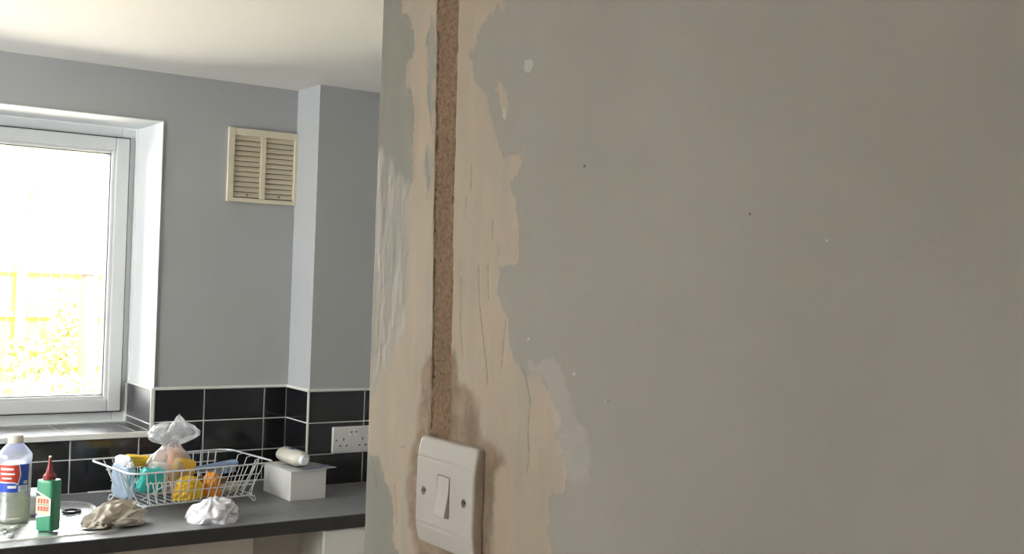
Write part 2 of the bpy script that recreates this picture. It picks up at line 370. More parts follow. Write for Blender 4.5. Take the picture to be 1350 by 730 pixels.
CRACKS = [[(615,261),(613.5,288)],[(608,367),(607,435),(610,470)],[(631,350),(632,401),(641,480),(643,507)],[(643,350),(644,394)],[(667,422),(661,488)],[(658,326),(658,336)],
          [(691.5,488),(699,527),(695.5,571),(697.5,599),(693.5,625)],[(622,215),(621,250)],[(650,290),(649,318)],[(566,545),(565,578)],[(558,565),(561,580)],[(527,590),(534,589)],[(492,600),(497,640)],
          [(565,40),(564,90),(567,150),(571,178)],[(563,200),(566,235),(562,262)],[(520,640),(523,690)]]
# profile of the wall end in plan: dense along the visible face, rounded at the free end
yd = np.concatenate([[YN, -1.2, -0.4, 0.0, 0.12, 0.2], np.arange(0.235, WE-0.005, 0.00125)])
RR = 0.005
prof = [(W, y) for y in yd]+[(W+RR-RR*math.cos(a), WE-RR+RR*math.sin(a)) for a in np.linspace(0, math.pi/2, 7)]+[(W+0.12, WE)]
zd = np.concatenate([[0.0, 0.5, 1.0], np.arange(1.06, 1.30, 0.003), np.arange(1.30, 1.885, 0.00125), np.arange(1.887, CEIL-0.002, 0.0026), [CEIL]])
pa = np.array(prof); nu, nv = len(pa), len(zd)
PX, Zg = np.meshgrid(pa[:, 0], zd, indexing='ij'); Yg, _ = np.meshgrid(pa[:, 1], zd, indexing='ij')
dense = (Yg > 0.22) & (Zg > 1.05)
def field(P): return np.where(dense, sdf(Yg, Zg, P), -50.0)
A = {'plaster': field(PLASTER), 'skim': field(SKIM), 'smear': field(SMEAR), 'stain': field(STAIN), 'chase': field(CHASE)}
A['plaster'] = np.minimum(A['plaster'], -np.maximum(field(SLIVER), field(SLIVER2)))
for t in TANS: A['plaster'] = np.maximum(A['plaster'], field(t)*0.7)
wh = field(WHITES[0])
for t in WHITES[1:]: wh = np.maximum(wh, field(t))
A['white'] = wh
ck = np.full(Yg.shape, 9.0)
for c in CRACKS: ck = np.minimum(ck, seg_dist(Yg, Zg, wall_yz(c), False)*1000)
A['crack'] = ck
A['old_dimmed'] = field([(455,-640),(566,-640),(553,-60),(551,200),(545,240),(470,260),(470,570),(530,600),(532,820),(440,820)])  # greener paint by the free end, darkened further to stand for weaker light
# relief: hand-skimmed waves, the paint film standing proud of the bare plaster, the cut channel
def vnoise(Y, Z, sy, sz, seed, oct=3):
    rng = np.random.default_rng(seed); out = np.zeros(Y.shape); amp = 1.0
    for k in range(oct):
        T = rng.random((64, 64)); y = Y*sy*2**k; z = Z*sz*2**k
        yi = np.floor(y).astype(int); zi = np.floor(z).astype(int); fy = y-yi; fz = z-zi
        fy = fy*fy*(3-2*fy); fz = fz*fz*(3-2*fz)
        g = lambda a, b: T[a % 64, b % 64]
        out += amp*((g(yi, zi)*(1-fy)+g(yi+1, zi)*fy)*(1-fz)+(g(yi, zi+1)*(1-fy)+g(yi+1, zi+1)*fy)*fz-0.5); amp *= 0.5
    return out
edge = vnoise(Yg, Zg, 75, 48, 3, 5)*11
A['plaster'] = A['plaster']+np.where(np.abs(A['plaster']) < 20, edge, 0)
A['skim'] = A['skim']+vnoise(Yg, Zg, 70, 25, 4)*9
A['smear'] = A['smear']+vnoise(Yg, Zg, 90, 60, 5)*8
A['stain'] = A['stain']+vnoise(Yg, Zg, 90, 70, 6)*7
A['chase'] = A['chase']+np.where(np.abs(A['chase']) < 6, vnoise(Yg, Zg, 160, 90, 8)*1.0, 0)
bare = np.clip(A['plaster']/1.2+0.5, 0, 1)
disp = vnoise(Yg, Zg, 14, 9, 1)*0.0006+vnoise(Yg, Zg, 60, 22, 2)*0.00016*(1+2.0*bare)+(1-bare)*0.00035
disp += np.clip(A['skim']/6, 0, 1)*vnoise(Yg, Zg, 150, 34, 11)*0.0013
disp += np.clip(A['smear']/5, 0, 1)*(vnoise(Yg, Zg, 130, 130, 12)*0.0004+0.0003)
disp += np.clip(A['white']/2+0.5, 0, 1)*0.0005
disp -= np.clip(1-ck/1.3, 0, 1)*0.0005
disp += np.clip(A['stain']/4, 0, 1)*vnoise(Yg, Zg, 260, 260, 13)*0.0007
disp = disp-np.clip(A['chase']/1.4, 0, 1)*0.0045
disp = np.where(dense & (Yg < WE-0.0005), disp, 0)
nrm = np.where(Yg > WE-RR, np.clip((WE-Yg)/RR, 0, 1), 1.0)
PX = PX-disp*nrm
verts = np.stack([PX, Yg, Zg], -1).reshape(-1, 3)
iu, iv = np.meshgrid(np.arange(nu-1), np.arange(nv-1), indexing='ij'); b0 = (iu*nv+iv).ravel()
quads = np.stack([b0, b0+1, b0+nv+1, b0+nv], -1)            # outward normal towards -X
nV = len(verts)
extra = np.array([(W+0.12, YN, 0.0), (W+0.12, YN, CEIL)])
i0, i1, j0, j1 = (nu-1)*nv, nu*nv-1, nV, nV+1
me = bpy.data.meshes.new('wall_switch')
faces = quads.tolist()+[(i0, i1, j1, j0)]
me.from_pydata(np.vstack([verts, extra]).tolist(), [], faces); me.update()
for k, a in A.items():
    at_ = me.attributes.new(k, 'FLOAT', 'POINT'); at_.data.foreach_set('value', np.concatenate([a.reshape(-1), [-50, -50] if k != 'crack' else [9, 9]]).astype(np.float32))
me.shade_smooth(); me.set_sharp_from_angle(angle=math.radians(50))
wall_near = bpy.data.objects.new('wall_switch', me); col.objects.link(wall_near); tag(wall_near, kind='structure')

def near_wall_material():
    m = bpy.data.materials.new('patched_wall'); m.use_nodes = True; nt = m.node_tree; N = nt.nodes; L = nt.links
    b = N['Principled BSDF']; tc = N.new('ShaderNodeTexCoord')
    def noise_(scale, detail=5, stretch=(1, 1, 1), rough=0.55):
        mp = N.new('ShaderNodeMapping'); mp.inputs['Scale'].default_value = stretch; L.new(tc.outputs['Object'], mp.inputs[0])
        n = N.new('ShaderNodeTexNoise'); n.inputs['Scale'].default_value = scale; n.inputs['Detail'].default_value = detail; n.inputs['Roughness'].default_value = rough
        L.new(mp.outputs[0], n.inputs['Vector']); return n.outputs['Fac']
    def math_(op, a, b_=None, c=None):
        n = N.new('ShaderNodeMath'); n.operation = op
        for i, v in enumerate((a, b_, c)):
            if v is None: continue
            if isinstance(v, (int, float)): n.inputs[i].default_value = v
            else: L.new(v, n.inputs[i])
        return n.outputs[0]
    def mask(attr, width, namp, nsrc, off=0.0):
        a = N.new('ShaderNodeAttribute'); a.attribute_name = attr
        v = math_('MULTIPLY_ADD', math_('SUBTRACT', nsrc, 0.5), namp, a.outputs['Fac'])
        mr = N.new('ShaderNodeMapRange'); mr.interpolation_type = 'SMOOTHSTEP'; mr.inputs['From Min'].default_value = off-width; mr.inputs['From Max'].default_value = off+width
        L.new(v, mr.inputs['Value']); return mr.outputs[0]
    def mix(f, a, b_):
        n = N.new('ShaderNodeMix'); n.data_type = 'RGBA'
        if isinstance(f, float): n.inputs['Factor'].default_value = f
        else: L.new(f, n.inputs['Factor'])
        for s, v in (('A', a), ('B', b_)):
            if isinstance(v, tuple): n.inputs[s].default_value = (*v, 1)
            else: L.new(v, n.inputs[s])
        return n.outputs['Result']
    fine = noise_(260, 6); mid = noise_(55, 6); big = noise_(7, 4); streak = noise_(95, 6, (1, 1, 0.12), 0.65); streak2 = noise_(38, 5, (1, 1, 0.18), 0.6)
    def ramp(v, lo, hi):
        mr = N.new('ShaderNodeMapRange'); mr.inputs['From Min'].default_value = lo; mr.inputs['From Max'].default_value = hi; L.new(v, mr.inputs['Value']); return mr.outputs[0]
    paint = mix(ramp(big, 0.35, 0.68), PAINT_A, PAINT_B)
    paint = mix(mask('old_dimmed', 4.0, 20.0, mid), paint, mix(ramp(streak2, 0.35, 0.65), (0.275, 0.258, 0.218), (0.305, 0.286, 0.243)))
    plas = mix(ramp(streak, 0.35, 0.7), PLAS_A, PLAS_B)
    plas = mix(math_('MULTIPLY', ramp(mid, 0.52, 0.72), 0.6), plas, PLAS_PINK)
    plas = mix(math_('MULTIPLY', ramp(streak2, 0.46, 0.66), 0.6), plas, PLAS_GREY)
    blot = noise_(19, 6, (1, 1, 0.6), 0.65)
    plas = mix(math_('MULTIPLY', ramp(blot, 0.48, 0.68), 0.5), plas, (0.41, 0.345, 0.265))
    skim = mix(ramp(streak, 0.3, 0.7), SKIM_A, SKIM_B)
    rag = math_('MULTIPLY_ADD', streak, 0.45, math_('MULTIPLY_ADD', fine, 0.25, math_('MULTIPLY', mid, 0.30)))
    c = mix(math_('MULTIPLY', mask('plaster', 4.0, 34.0, rag, -5.0), 0.30), paint, SKIM_A)
    c = mix(mask('plaster', 1.5, 30.0, rag), c, plas)
    c = mix(math_('MULTIPLY', mask('skim', 5.0, 22.0, streak), 0.75), c, skim)
    c = mix(math_('MULTIPLY', mask('smear', 2.5, 14.0, mid), 0.42), c, SKIM_B)
    c = mix(math_('MULTIPLY', mask('stain', 5.0, 18.0, mid), 0.85), c, mix(ramp(mid, 0.35, 0.65), STAIN_A, STAIN_B))
    c = mix(mask('white', 0.6, 4.0, fine), c, (0.52, 0.52, 0.455))
    ca = N.new('ShaderNodeAttribute'); ca.attribute_name = 'crack'
    cm = N.new('ShaderNodeMapRange'); cm.inputs['From Min'].default_value = 1.0; cm.inputs['From Max'].default_value = 0.3; L.new(math_('MULTIPLY_ADD', math_('SUBTRACT', fine, 0.5), 1.6, ca.outputs['Fac']), cm.inputs['Value'])
    c = mix(math_('MULTIPLY', cm.outputs[0], 0.42), c, (0.14, 0.11, 0.08))
    c = mix(mask('chase', 0.2, 0.5, fine), c, STAIN_A)
    L.new(c, b.inputs['Base Color'])
    b.inputs['Roughness'].default_value = 0.62; b.inputs['Specular IOR Level'].default_value = 0.35
    h = math_('MULTIPLY_ADD', fine, 0.35, math_('MULTIPLY_ADD', streak, 0.45, math_('MULTIPLY', mid, 0.6)))
    bp = N.new('ShaderNodeBump'); bp.inputs['Strength'].default_value = 0.4; bp.inputs['Distance'].default_value = 0.0014
    L.new(h, bp.inputs['Height']); L.new(bp.outputs['Normal'], b.inputs['Normal'])
    return m
PAINT_A, PAINT_B = (0.378, 0.338, 0.291), (0.410, 0.369, 0.320)
PLAS_A, PLAS_B, PLAS_PINK, PLAS_GREY = (0.535, 0.428, 0.315), (0.490, 0.398, 0.30), (0.56, 0.405, 0.31), (0.43, 0.385, 0.32)
SKIM_A, SKIM_B = (0.36, 0.325, 0.28), (0.52, 0.47, 0.41)
STAIN_A, STAIN_B = (0.22, 0.14, 0.085), (0.36, 0.26, 0.175)
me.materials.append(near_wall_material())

# the filled channel: rough sand-and-cement strip set back in its groove
mat('chase_mortar', (0.33, 0.212, 0.132), 0.9, var=0.5, scale=230, bump=0.9, bscale=420)
yy = np.arange(0.745, 0.835, 0.0009); zz = np.arange(1.405, CEIL, 0.0009)
Yc, Zc = np.meshgrid(yy, zz, indexing='ij')
sc_ = sdf(Yc, Zc, CHASE)
hgt = np.abs(vnoise(Yc, Zc, 260, 210, 21, 2))*0.0026+vnoise(Yc, Zc, 420, 420, 22, 2)*0.0011+vnoise(Yc, Zc, 60, 30, 23)*0.0008
Xc_ = W+0.0021-hgt*1.15
keep = sc_ > -1.2
idx = -np.ones(Yc.shape, int); idx[keep] = np.arange(keep.sum())
vs = np.stack([Xc_, Yc, Zc], -1)[keep]
q = np.stack([idx[:-1, :-1], idx[:-1, 1:], idx[1:, 1:], idx[1:, :-1]], -1).reshape(-1, 4); q = q[(q >= 0).all(1)]
cm_ = MB(); cm_.v = [tuple(p) for p in vs.tolist()]; cm_.f = [tuple(t) for t in q.tolist()]
cm_.build('mortar_chase', 'chase_mortar', wall_near, smooth=180)['label'] = 'brown sandy mortar filling the cable chase'
# little snags and specks left on the paint
for x, y, r, mt in ((801, 528, 0.0016, 'foil'), (1091, 317, 0.0009, 'label_white'), (989, 282, 0.0010, 'snag_brown'), (697.5, 447, 0.0012, 'grout'), (771, 219, 0.0011, 'snag_brown'), (758, 493, 0.0015, 'grout')):
    p = at(x, y, 0, W)
    o = MB().lathe([(0.0, 0.0), (r, 0.0), (r*0.8, r*0.7), (r*0.3, r*1.1), (0, r*1.15)], 10).build('paint_snag', mt, wall_near, smooth=60)
    o.matrix_local = on_near(p[1], p[2]) @ Matrix.Translation((0, 0, -0.0001))

# ------------------------------------------------------------------ light switch
SY, SZ = 0.7604, CAM[2]-0.1689
sw = empty('light_switch', M=on_near(SY, SZ))
tag(sw, 'white plastic single-gang light switch on bare plaster below the brown chase', 'light switch')
def plate(hu, hv, hfun, step, rc=0.004, fil=0.0022):
    nu_, nv_ = int(2*hu/step)+1, int(2*hv/step)+1
    U, V = np.meshgrid(np.linspace(-hu, hu, nu_), np.linspace(-hv, hv, nv_), indexing='ij')
    cu, cv = hu-rc, hv-rc; du, dv = np.abs(U)-cu, np.abs(V)-cv
    corner = (du > 0) & (dv > 0); rr = np.hypot(du, dv); k = np.where(corner & (rr > rc), rc/np.maximum(rr, 1e-9), 1.0)
    U2 = np.where(corner, np.sign(U)*(cu+du*k), U); V2 = np.where(corner, np.sign(V)*(cv+dv*k), V)
    dist = np.where(corner, rc-np.minimum(rr, rc), np.minimum(hu-np.abs(U), hv-np.abs(V)))
    t = np.clip(dist/fil, 0, 1); H = hfun(U2, V2)-fil*(1-np.sqrt(np.clip(1-(1-t)**2, 0, 1)))
    mb = MB(); mb.v = [tuple(p) for p in np.stack([U2, V2, H], -1).reshape(-1, 3).tolist()]
    a, b = np.meshgrid(np.arange(nu_-1), np.arange(nv_-1), indexing='ij'); b0 = (a*nv_+b).ravel()
    mb.f = [tuple(t_) for t_ in np.stack([b0, b0+nv_, b0+nv_+1, b0+1], -1).tolist()]
    per = [i*nv_ for i in range(nu_)]+[(nu_-1)*nv_+j for j in range(1, nv_)]+[i*nv_+nv_-1 for i in range(nu_-2, -1, -1)]+[j for j in range(nv_-2, 0, -1)]
    n0 = len(mb.v); mb.v += [(mb.v[i][0], mb.v[i][1], 0.0) for i in per]; L_ = len(per)
    mb.f += [(per[i], n0+i, n0+(i+1) % L_, per[(i+1) % L_]) for i in range(L_)]
    return mb
RH, RV = 0.0083, 0.0157                                       # half size of the rocker
def sw_h(U, V):
    a = np.clip((np.abs(V)-0.0255)/0.0175, 0, 1)
    h = 0.0095-0.0040*a**1.35
    h = h-0.0007*np.exp(-((np.abs(V)-0.0265)/0.0012)**2)*0.6
    h = np.where((np.abs(U) < RH+0.0006) & (np.abs(V) < RV+0.0006), 0.0055, h)
    for s in (-1, 1):
        h = np.where(np.hypot(U-s*0.03015, V) < 0.0031, 0.0045, h)
    return h
plate(0.043, 0.043, sw_h, 0.0005).build('face_plate', 'switch_white', sw, smooth=40)
rk = MB()
prf = [(-RV, 0.0), (RV, 0.0), (RV, 0.0098), (RV*0.35, 0.0102), (-RV*0.2, 0.0116), (-RV*0.7, 0.0132), (-RV, 0.0136)]   # (v,w): pressed in at the top
n = len(prf)
rk.add([(-RH, v, w) for v, w in prf]+[(RH, v, w) for v, w in prf], [tuple(range(n)), tuple(range(2*n-1, n-1, -1))]+[(i, i+n, (i+1) % n+n, (i+1) % n) for i in range(n)])
rk.build('rocker', 'switch_white', sw, smooth=35, bevel=0.0006)
for s in (-1, 1):
    o = MB().lathe([(0, 0.0072), (0.0018, 0.0070), (0.0029, 0.0062), (0.0030, 0.004)][::-1], 20).build('screw', 'screw_grey', sw, smooth=50); o.location = (s*0.03015, 0, 0)
    o = MB().box(-0.0024, 0.0024, -0.0004, 0.0004, 0.0068, 0.0075).build('screw_slot', 'slot_dark', sw); o.location = (s*0.03015, 0, 0)

# ------------------------------------------------------------------ double socket on the pier
sk = empty('double_socket', M=on_back(1.6305+0.073, 1.0628, PY-0.0002)); tag(sk, 'white double plug socket set in the black tiles', 'socket')
def sk_h(U, V): return 0.009+0*U
plate(0.073, 0.043, sk_h, 0.002, rc=0.003, fil=0.003).build('face_plate', 'socket_white', sk, smooth=40)
for s in (-1, 1):
    c = s*0.0345
    for du, dv, a, b in ((0, 0.0022, 0.0021, 0.0042), (-0.011, -0.0185, 0.0034, 0.0021), (0.011, -0.0185, 0.0034, 0.0021)):
        MB().box(c+du-a, c+du+a, dv-b, dv+b, 0.006, 0.0093).build('pin_slot', 'slot_dark', sk)
    rc_ = MB(); rc_.add([(s*0.009-0.006, 0.012, 0.008), (s*0.009+0.006, 0.012, 0.008), (s*0.009+0.006, 0.032, 0.008), (s*0.009-0.006, 0.032, 0.008),
                         (s*0.009-0.006, 0.012, 0.0135), (s*0.009+0.006, 0.012, 0.0135), (s*0.009+0.006, 0.032, 0.0095), (s*0.009-0.006, 0.032, 0.0095)],
                        [(0, 3, 2, 1), (4, 5, 6, 7), (0, 1, 5, 4), (1, 2, 6, 5), (2, 3, 7, 6), (3, 0, 4, 7)])
    r0 = rc_.build('rocker', 'socket_white', sk, bevel=0.0006)
    MB().box(s*0.009-0.0045, s*0.009+0.0045, 0.0238, 0.0268, 0.009, 0.0118).build('on_mark', 'slot_dark', r0)
    MB().lathe([(0.0032, 0.0085), (0.0032, 0.0094), (0, 0.0094)], 14).build('screw_cap', 'screw_grey', sk).location = (s*0.0602, 0, 0)

# ------------------------------------------------------------------ air vent
vt = empty('air_vent', M=on_back(1.4322, 1.9422, WY)); tag(vt, 'square cream louvred air vent on the grey wall next to the pier', 'air vent')
H = 0.1195
q = MB()
for a in (rect(-H, -H+0.021, -H, H), rect(H-0.012, H, -H, H), rect(-H+0.021, H-0.012, -H, -H+0.014), rect(-H+0.021, H-0.012, H-0.024, H)): q.prism(a, 0, 0.012)
q.build('frame', 'vent_cream', vt, bevel=0.002)
MB().prism(rect(-0.008, 0.008, -H+0.014, H-0.024), 0, 0.0115).build('mullion', 'vent_cream', vt, bevel=0.001)
MB().prism(rect(-H+0.01, H-0.01, -H+0.01, H-0.01), 0, 0.0015).build('backing', 'vent_dark', vt)
for c0, c1 in ((-H+0.021, -0.008), (0.008, H-0.012)):
    for k in range(12):
        z = -H+0.016+(2*H-0.040)*(k+0.5)/12; hs = (2*H-0.040)/24
        s_ = MB().add([(c0, z+hs*0.95, 0.0025), (c1, z+hs*0.95, 0.0025), (c1, z-hs*0.72, 0.0112), (c0, z-hs*0.72, 0.0112),
                       (c0, z+hs*0.72, 0.001), (c1, z+hs*0.72, 0.001), (c1, z-hs*0.80, 0.0090), (c0, z-hs*0.80, 0.0090)],
                      [(3, 2, 1, 0), (4, 5, 6, 7), (0, 1, 5, 4), (2, 3, 7, 6), (1, 2, 6, 5), (3, 0, 4, 7)])
        s_.build('slat', 'vent_cream', vt)
for u, v in ((-0.052, -H+0.024), (0.058, -H+0.024)):
    MB().lathe([(0.003, 0.004), (0.003, 0.0125), (0, 0.0135)], 12).build('screw', 'screw_grey', vt).location = (u, v, 0)

# ------------------------------------------------------------------ worktop and base units
FYC = 2.905
# sink cut-out is left in the worktop
SX0, SX1, SYF, SYB = -0.30, 0.885, 2.966, 3.405
q = MB()
q.box(XL, SX0+0.02, FYC, B-0.0005, CT-0.038, CT); q.box(SX1-0.02, XC-0.0005, FYC, B-0.0005, CT-0.038, CT)
q.box(XC-0.0005, XR, FYC, PY-0.0005, CT-0.038, CT)
q.box(SX0+0.02, SX1-0.02, FYC, SYF+0.02, CT-0.038, CT); q.box(SX0+0.02, SX1-0.02, SYB-0.02, B-0.0005, CT-0.038, CT)
worktop = q.build('worktop', 'worktop')
tag(worktop, 'dark charcoal laminate worktop under the black tiles', 'worktop')
MB().box(XL, XR, FYC-0.002, FYC, CT-0.037, CT-0.002).build('front_edging', 'worktop_edge', worktop)
MB().box(SX1+0.03, XC-0.001, B-0.006, B-0.0005, CT, CT+0.004).build('sealant_line', 'grout', worktop)
def cabinet(name, x0, x1, yf, material, label, door=True, yb=B-0.02):
    r = empty(name, ((x0+x1)/2, (yf+yb)/2, 0)); tag(r, label, 'cabinet'); hx = (x1-x0)/2; hy = (yb-yf)/2
    b = MB(); b.box(-hx, -hx+0.016, -hy+0.02, hy, 0.12, CT-0.04); b.box(hx-0.016, hx, -hy+0.02, hy, 0.12, CT-0.04)
    b.box(-hx+0.016, hx-0.016, -hy+0.02, hy, 0.12, 0.136); b.box(-hx+0.016, hx-0.016, hy-0.01, hy, 0.136, CT-0.04)
    b.box(-hx, hx, -hy+0.07, -hy+0.085, 0, 0.12)
    b.build('carcass', 'carcass_grey', r)
    if door:
        d = MB().box(-hx+0.001, hx-0.001, -hy, -hy+0.018, 0.13, CT-0.041).build('door', material, r, bevel=0.0015)
        MB().tube([(hx-0.04, -hy-0.001, 0.62), (hx-0.04, -hy-0.025, 0.62), (hx-0.04, -hy-0.025, 0.75), (hx-0.04, -hy-0.001, 0.75)], 0.004, 8).build('handle', 'steel', d, smooth=60)
    return r
cabinet('base_cabinet', 0.835, 1.2155, 2.955, 'carcass_grey', 'greyish base cabinet under the worktop below the wire rack')
cabinet('base_cabinet', 1.405, 1.90, 2.910, 'cabinet_white', 'white base cabinet under the worktop below the double socket', yb=PY-0.02)
cabinet('base_cabinet', -0.30, 0.60, 3.0, 'carcass_grey', 'doorless base cabinet under the steel sink', door=False)
# filler board set back in the space between the two units
o = MB().box(1.2175, 1.403, 3.06, 3.075, 0.0, CT-0.04).build('filler_board', 'carcass_dark'); tag(o, 'dull brown-grey board set back between the two base cabinets', 'board')

# ------------------------------------------------------------------ stainless sink with drainer
sink = empty('steel_sink', (SX1, SYF, CT)); tag(sink, 'stainless steel inset sink with ribbed drainer', 'sink')
def rrect(x0, x1, y0, y1, r, n=8):
    pts = []
    for cx_, cy_, a in ((x1-r, y0+r, -90), (x1-r, y1-r, 0), (x0+r, y1-r, 90), (x0+r, y0+r, 180)):
        pts += [(cx_+r*math.cos(math.radians(a+90*k/n)), cy_+r*math.sin(math.radians(a+90*k/n))) for k in range(n+1)]
    return pts
def loop_rings(rings):
    q = MB(); n = len(rings[0][0])
    for pts, z in rings: q.v += [(a, b, z) for a, b in pts]
    for i in range(len(rings)-1):
        for k in range(n): q.f.append((i*n+k, i*n+(k+1) % n, (i+1)*n+(k+1) % n, (i+1)*n+k))
    return q
ox, oy = SX1, SYF
w_, d_ = SX1-SX0, SYB-SYF
BX = -0.60                                                   # drainer from here to the right end (local x)
def RR_(i, r): return rrect(-w_+i, -i, i, d_-i, r)
rings = [(RR_(0, 0.075), 0.0005), (RR_(0.004, 0.072), 0.004), (RR_(0.010, 0.068), 0.0045), (RR_(0.016, 0.062), 0.002)]
q = loop_rings(rings); n = len(rings[0][0])
q.build('rim', 'steel', sink, smooth=60)
# drainer floor: ribs running lengthways
U = np.linspace(BX, -0.014, 60); V = np.linspace(0.014, d_-0.014, 140)
Ug, Vg = np.meshgrid(U, V, indexing='ij')
rib = np.clip(np.sin((Vg-0.05)*2*math.pi/0.038)*1.6, -1, 1)*0.0016
win_ = np.clip((Ug+0.085)/-0.02, 0, 1)*np.clip((Vg-0.045)/0.01, 0, 1)*np.clip((d_-0.05-Vg)/0.01, 0, 1)
Zq = 0.0016+rib*win_-0.0015*np.clip(win_*2, 0, 1)
cu, cv = -0.014-0.062, 0.0
inside = ~(((Ug > -0.076) & (Vg < 0.076) & (np.hypot(Ug+0.076, Vg-0.076) > 0.063)) | ((Ug > -0.076) & (Vg > d_-0.076) & (np.hypot(Ug+0.076, Vg-d_+0.076) > 0.063)))
idx = -np.ones(Ug.shape, int); idx[inside] = np.arange(inside.sum())
q4 = np.stack([idx[:-1, :-1], idx[1:, :-1], idx[1:, 1:], idx[:-1, 1:]], -1).reshape(-1, 4); q4 = q4[(q4 >= 0).all(1)]
q = MB(); q.v = [tuple(p) for p in np.stack([Ug, Vg, Zq], -1)[inside].tolist()]; q.f = [tuple(t) for t in q4.tolist()]
q.build('drainer', 'steel', sink, smooth=60)
bx0, bx1 = -w_+0.016, BX
q = loop_rings([(rrect(bx0, bx1, 0.016, d_-0.016, 0.06), 0.002), (rrect(bx0+0.03, bx1-0.04, 0.05, d_-0.07, 0.06), 0.001), (rrect(bx0+0.035, bx1-0.045, 0.055, d_-0.075, 0.06), -0.02), (rrect(bx0+0.05, bx1-0.06, 0.07, d_-0.09, 0.05), -0.15)])
n4 = 36; q.f.append(tuple(3*n4+k for k in range(n4)))
q.build('basin', 'steel', sink, smooth=50)

# ------------------------------------------------------------------ wire dish rack
RKX, RKY, RKA = 1.125, 3.285, math.radians(7)
rack = empty('dish_rack', (RKX, RKY, CT), RKA); tag(rack, 'white coated wire dish rack on the worktop against the tiles', 'dish rack')
HR, HB = 0.118, 0.020
def lerp(a, b, t): return a+(b-a)*t
TXr, TYr, BXr, BYr = 0.205, 0.150, 0.172, 0.112
def side(sx_, sy_, t): return (sx_*lerp(BXr, TXr, t), sy_*lerp(BYr, TYr, t), lerp(HB, HR, t))
def wire(name, pts, r=0.0016, n=6, closed=False): return MB().tube(pts, r, n, closed).build(name, 'wire_white', rack, smooth=70)
rim = [(x, y, HR) for x, y in rrect(-TXr-0.018, TXr+0.018, -TYr, TYr, 0.04, 5)]
wire('rim', rim, 0.0027, 8, True)
wire('base_frame', [(x, y, HB) for x, y in rrect(-BXr, BXr, -BYr, BYr, 0.02, 4)], 0.0024, 8, True)
for t in (0.36, 0.68):
    for s in (-1, 1): wire('side_wire', [(-0.9*lerp(BXr, TXr, t), s*lerp(BYr, TYr, t), lerp(HB, HR, t)), (0.9*lerp(BXr, TXr, t), s*lerp(BYr, TYr, t), lerp(HB, HR, t))], 0.0015)
for k in range(15):                                             # hoops running front to back under the floor
    t = -0.88+1.76*k/14
    xt, xb = t*TXr, t*BXr
    pts = [(xt, -TYr, HR), (lerp(xb, xt, .5), -lerp(BYr, TYr, .5), lerp(HB, HR, .5)), (xb, -BYr-0.002, HB+0.006), (xb, -BYr+0.006, HB-0.002), (xb, BYr-0.006, HB-0.002), (xb, BYr+0.002, HB+0.006), (xt, TYr, HR)]
    wire('hoop_wire', pts, 0.0015)
for s in (-1, 1):
    for y in (-0.055, 0.0, 0.055):                              # end wires
        wire('end_wire', [(s*(BXr), y*0.75, HB), (s*TXr, y, lerp(HB, HR, .95)), (s*(TXr+0.018), y, HR)], 0.0015)
    wire('handle_loop', [(s*BXr, -0.095, HB), (s*(TXr+0.012), -0.055, HR), (s*BXr, -0.03, HB)], 0.0019)
    for y in (-1, 1):
        x = s*(BXr+0.004)
        wire('foot', [(x-s*0.03, y*(BYr-0.004), HB), (x-s*0.004, y*(BYr+0.002), HB-0.003), (x, y*(BYr+0.003), 0.004), (x-s*0.003, y*(BYr-0.002), 0.0025), (x-s*0.02, y*(BYr-0.012), HB)], 0.0026, 8)
for k in range(5):                                              # plate loops, leaning zig-zag at the left
    x = -0.145+k*0.026
    wire('plate_loop', [(x, -0.085, HB), (x+0.006, -0.075, HB+0.052), (x+0.013, -0.070, HB+0.058), (x+0.018, -0.075, HB+0.052), (x+0.026, -0.085, HB)], 0.0017)
wire('plate_bar', [(-0.165, -0.085, HB+0.012), (-0.10, -0.082, HB+0.045), (-0.02, -0.08, HB+0.05)], 0.0015)
def rk_pt(x, y, z):
    c, s = math.cos(RKA), math.sin(RKA); return (RKX+x*c-y*s, RKY+x*s+y*c, CT+z)

# ------------------------------------------------------------------ soft things
def ico(sub):
    import bmesh
    bm = bmesh.new(); bmesh.ops.create_icosphere(bm, subdivisions=sub, radius=1.0)
    v = [Vector(p.co) for p in bm.verts]; f = [tuple(x.index for x in q.verts) for q in bm.faces]; bm.free(); return v, f
ICO5, ICO4 = ico(6), ico(5)
def crumple(dim, seed, amp=0.35, freq=2.2, ridge=1.0, skew=(0, 0), ico_=None, sq=1.0, lift=0.0, anis=(1, 1, 1)):
    """rag: a squashed ball thrown into creased folds, flat where it lies"""
    V, F = ico_ or ICO5; off = Vector((seed*13.7, seed*7.3, seed*3.1)); out = []
    for p in V:
        q = Vector((p.x*anis[0], p.y*anis[1], p.z*anis[2]))
        w = q+0.35*noise.noise_vector(q*1.7+off)
        a = 1-abs(noise.noise(w*freq+off))*2.2; b = 1-abs(noise.noise(w*freq*2.1-off))*2.2; c = noise.noise(q*1.1+off*2)
        r = 1+amp*(0.55*a*ridge+0.25*b*ridge+0.55*c-0.35)
        x, y, z = p.x*r, p.y*r, p.z*r
        if sq < 1:
            x = math.copysign(abs(x)**sq, x); y = math.copysign(abs(y)**sq, y); z = math.copysign(abs(z)**sq, z)
        z = max(z, -0.28+0.02*noise.noise(q*5)); h = (z+0.28)/1.28
        h = max(h, 0.0)
        out.append(((x+skew[0]*h)*dim[0]/2, (y+skew[1]*h)*dim[1]/2, h*dim[2]+0.0006))
    m = MB(); m.v = out; m.f = list(F); return m
def soft(name, mbx, material, loc, rz, label, cat, smooth=75):
    o = mbx.build(name, material, smooth=smooth); o.location = loc; o.rotation_euler = (0, 0, rz); return tag(o, label, cat)

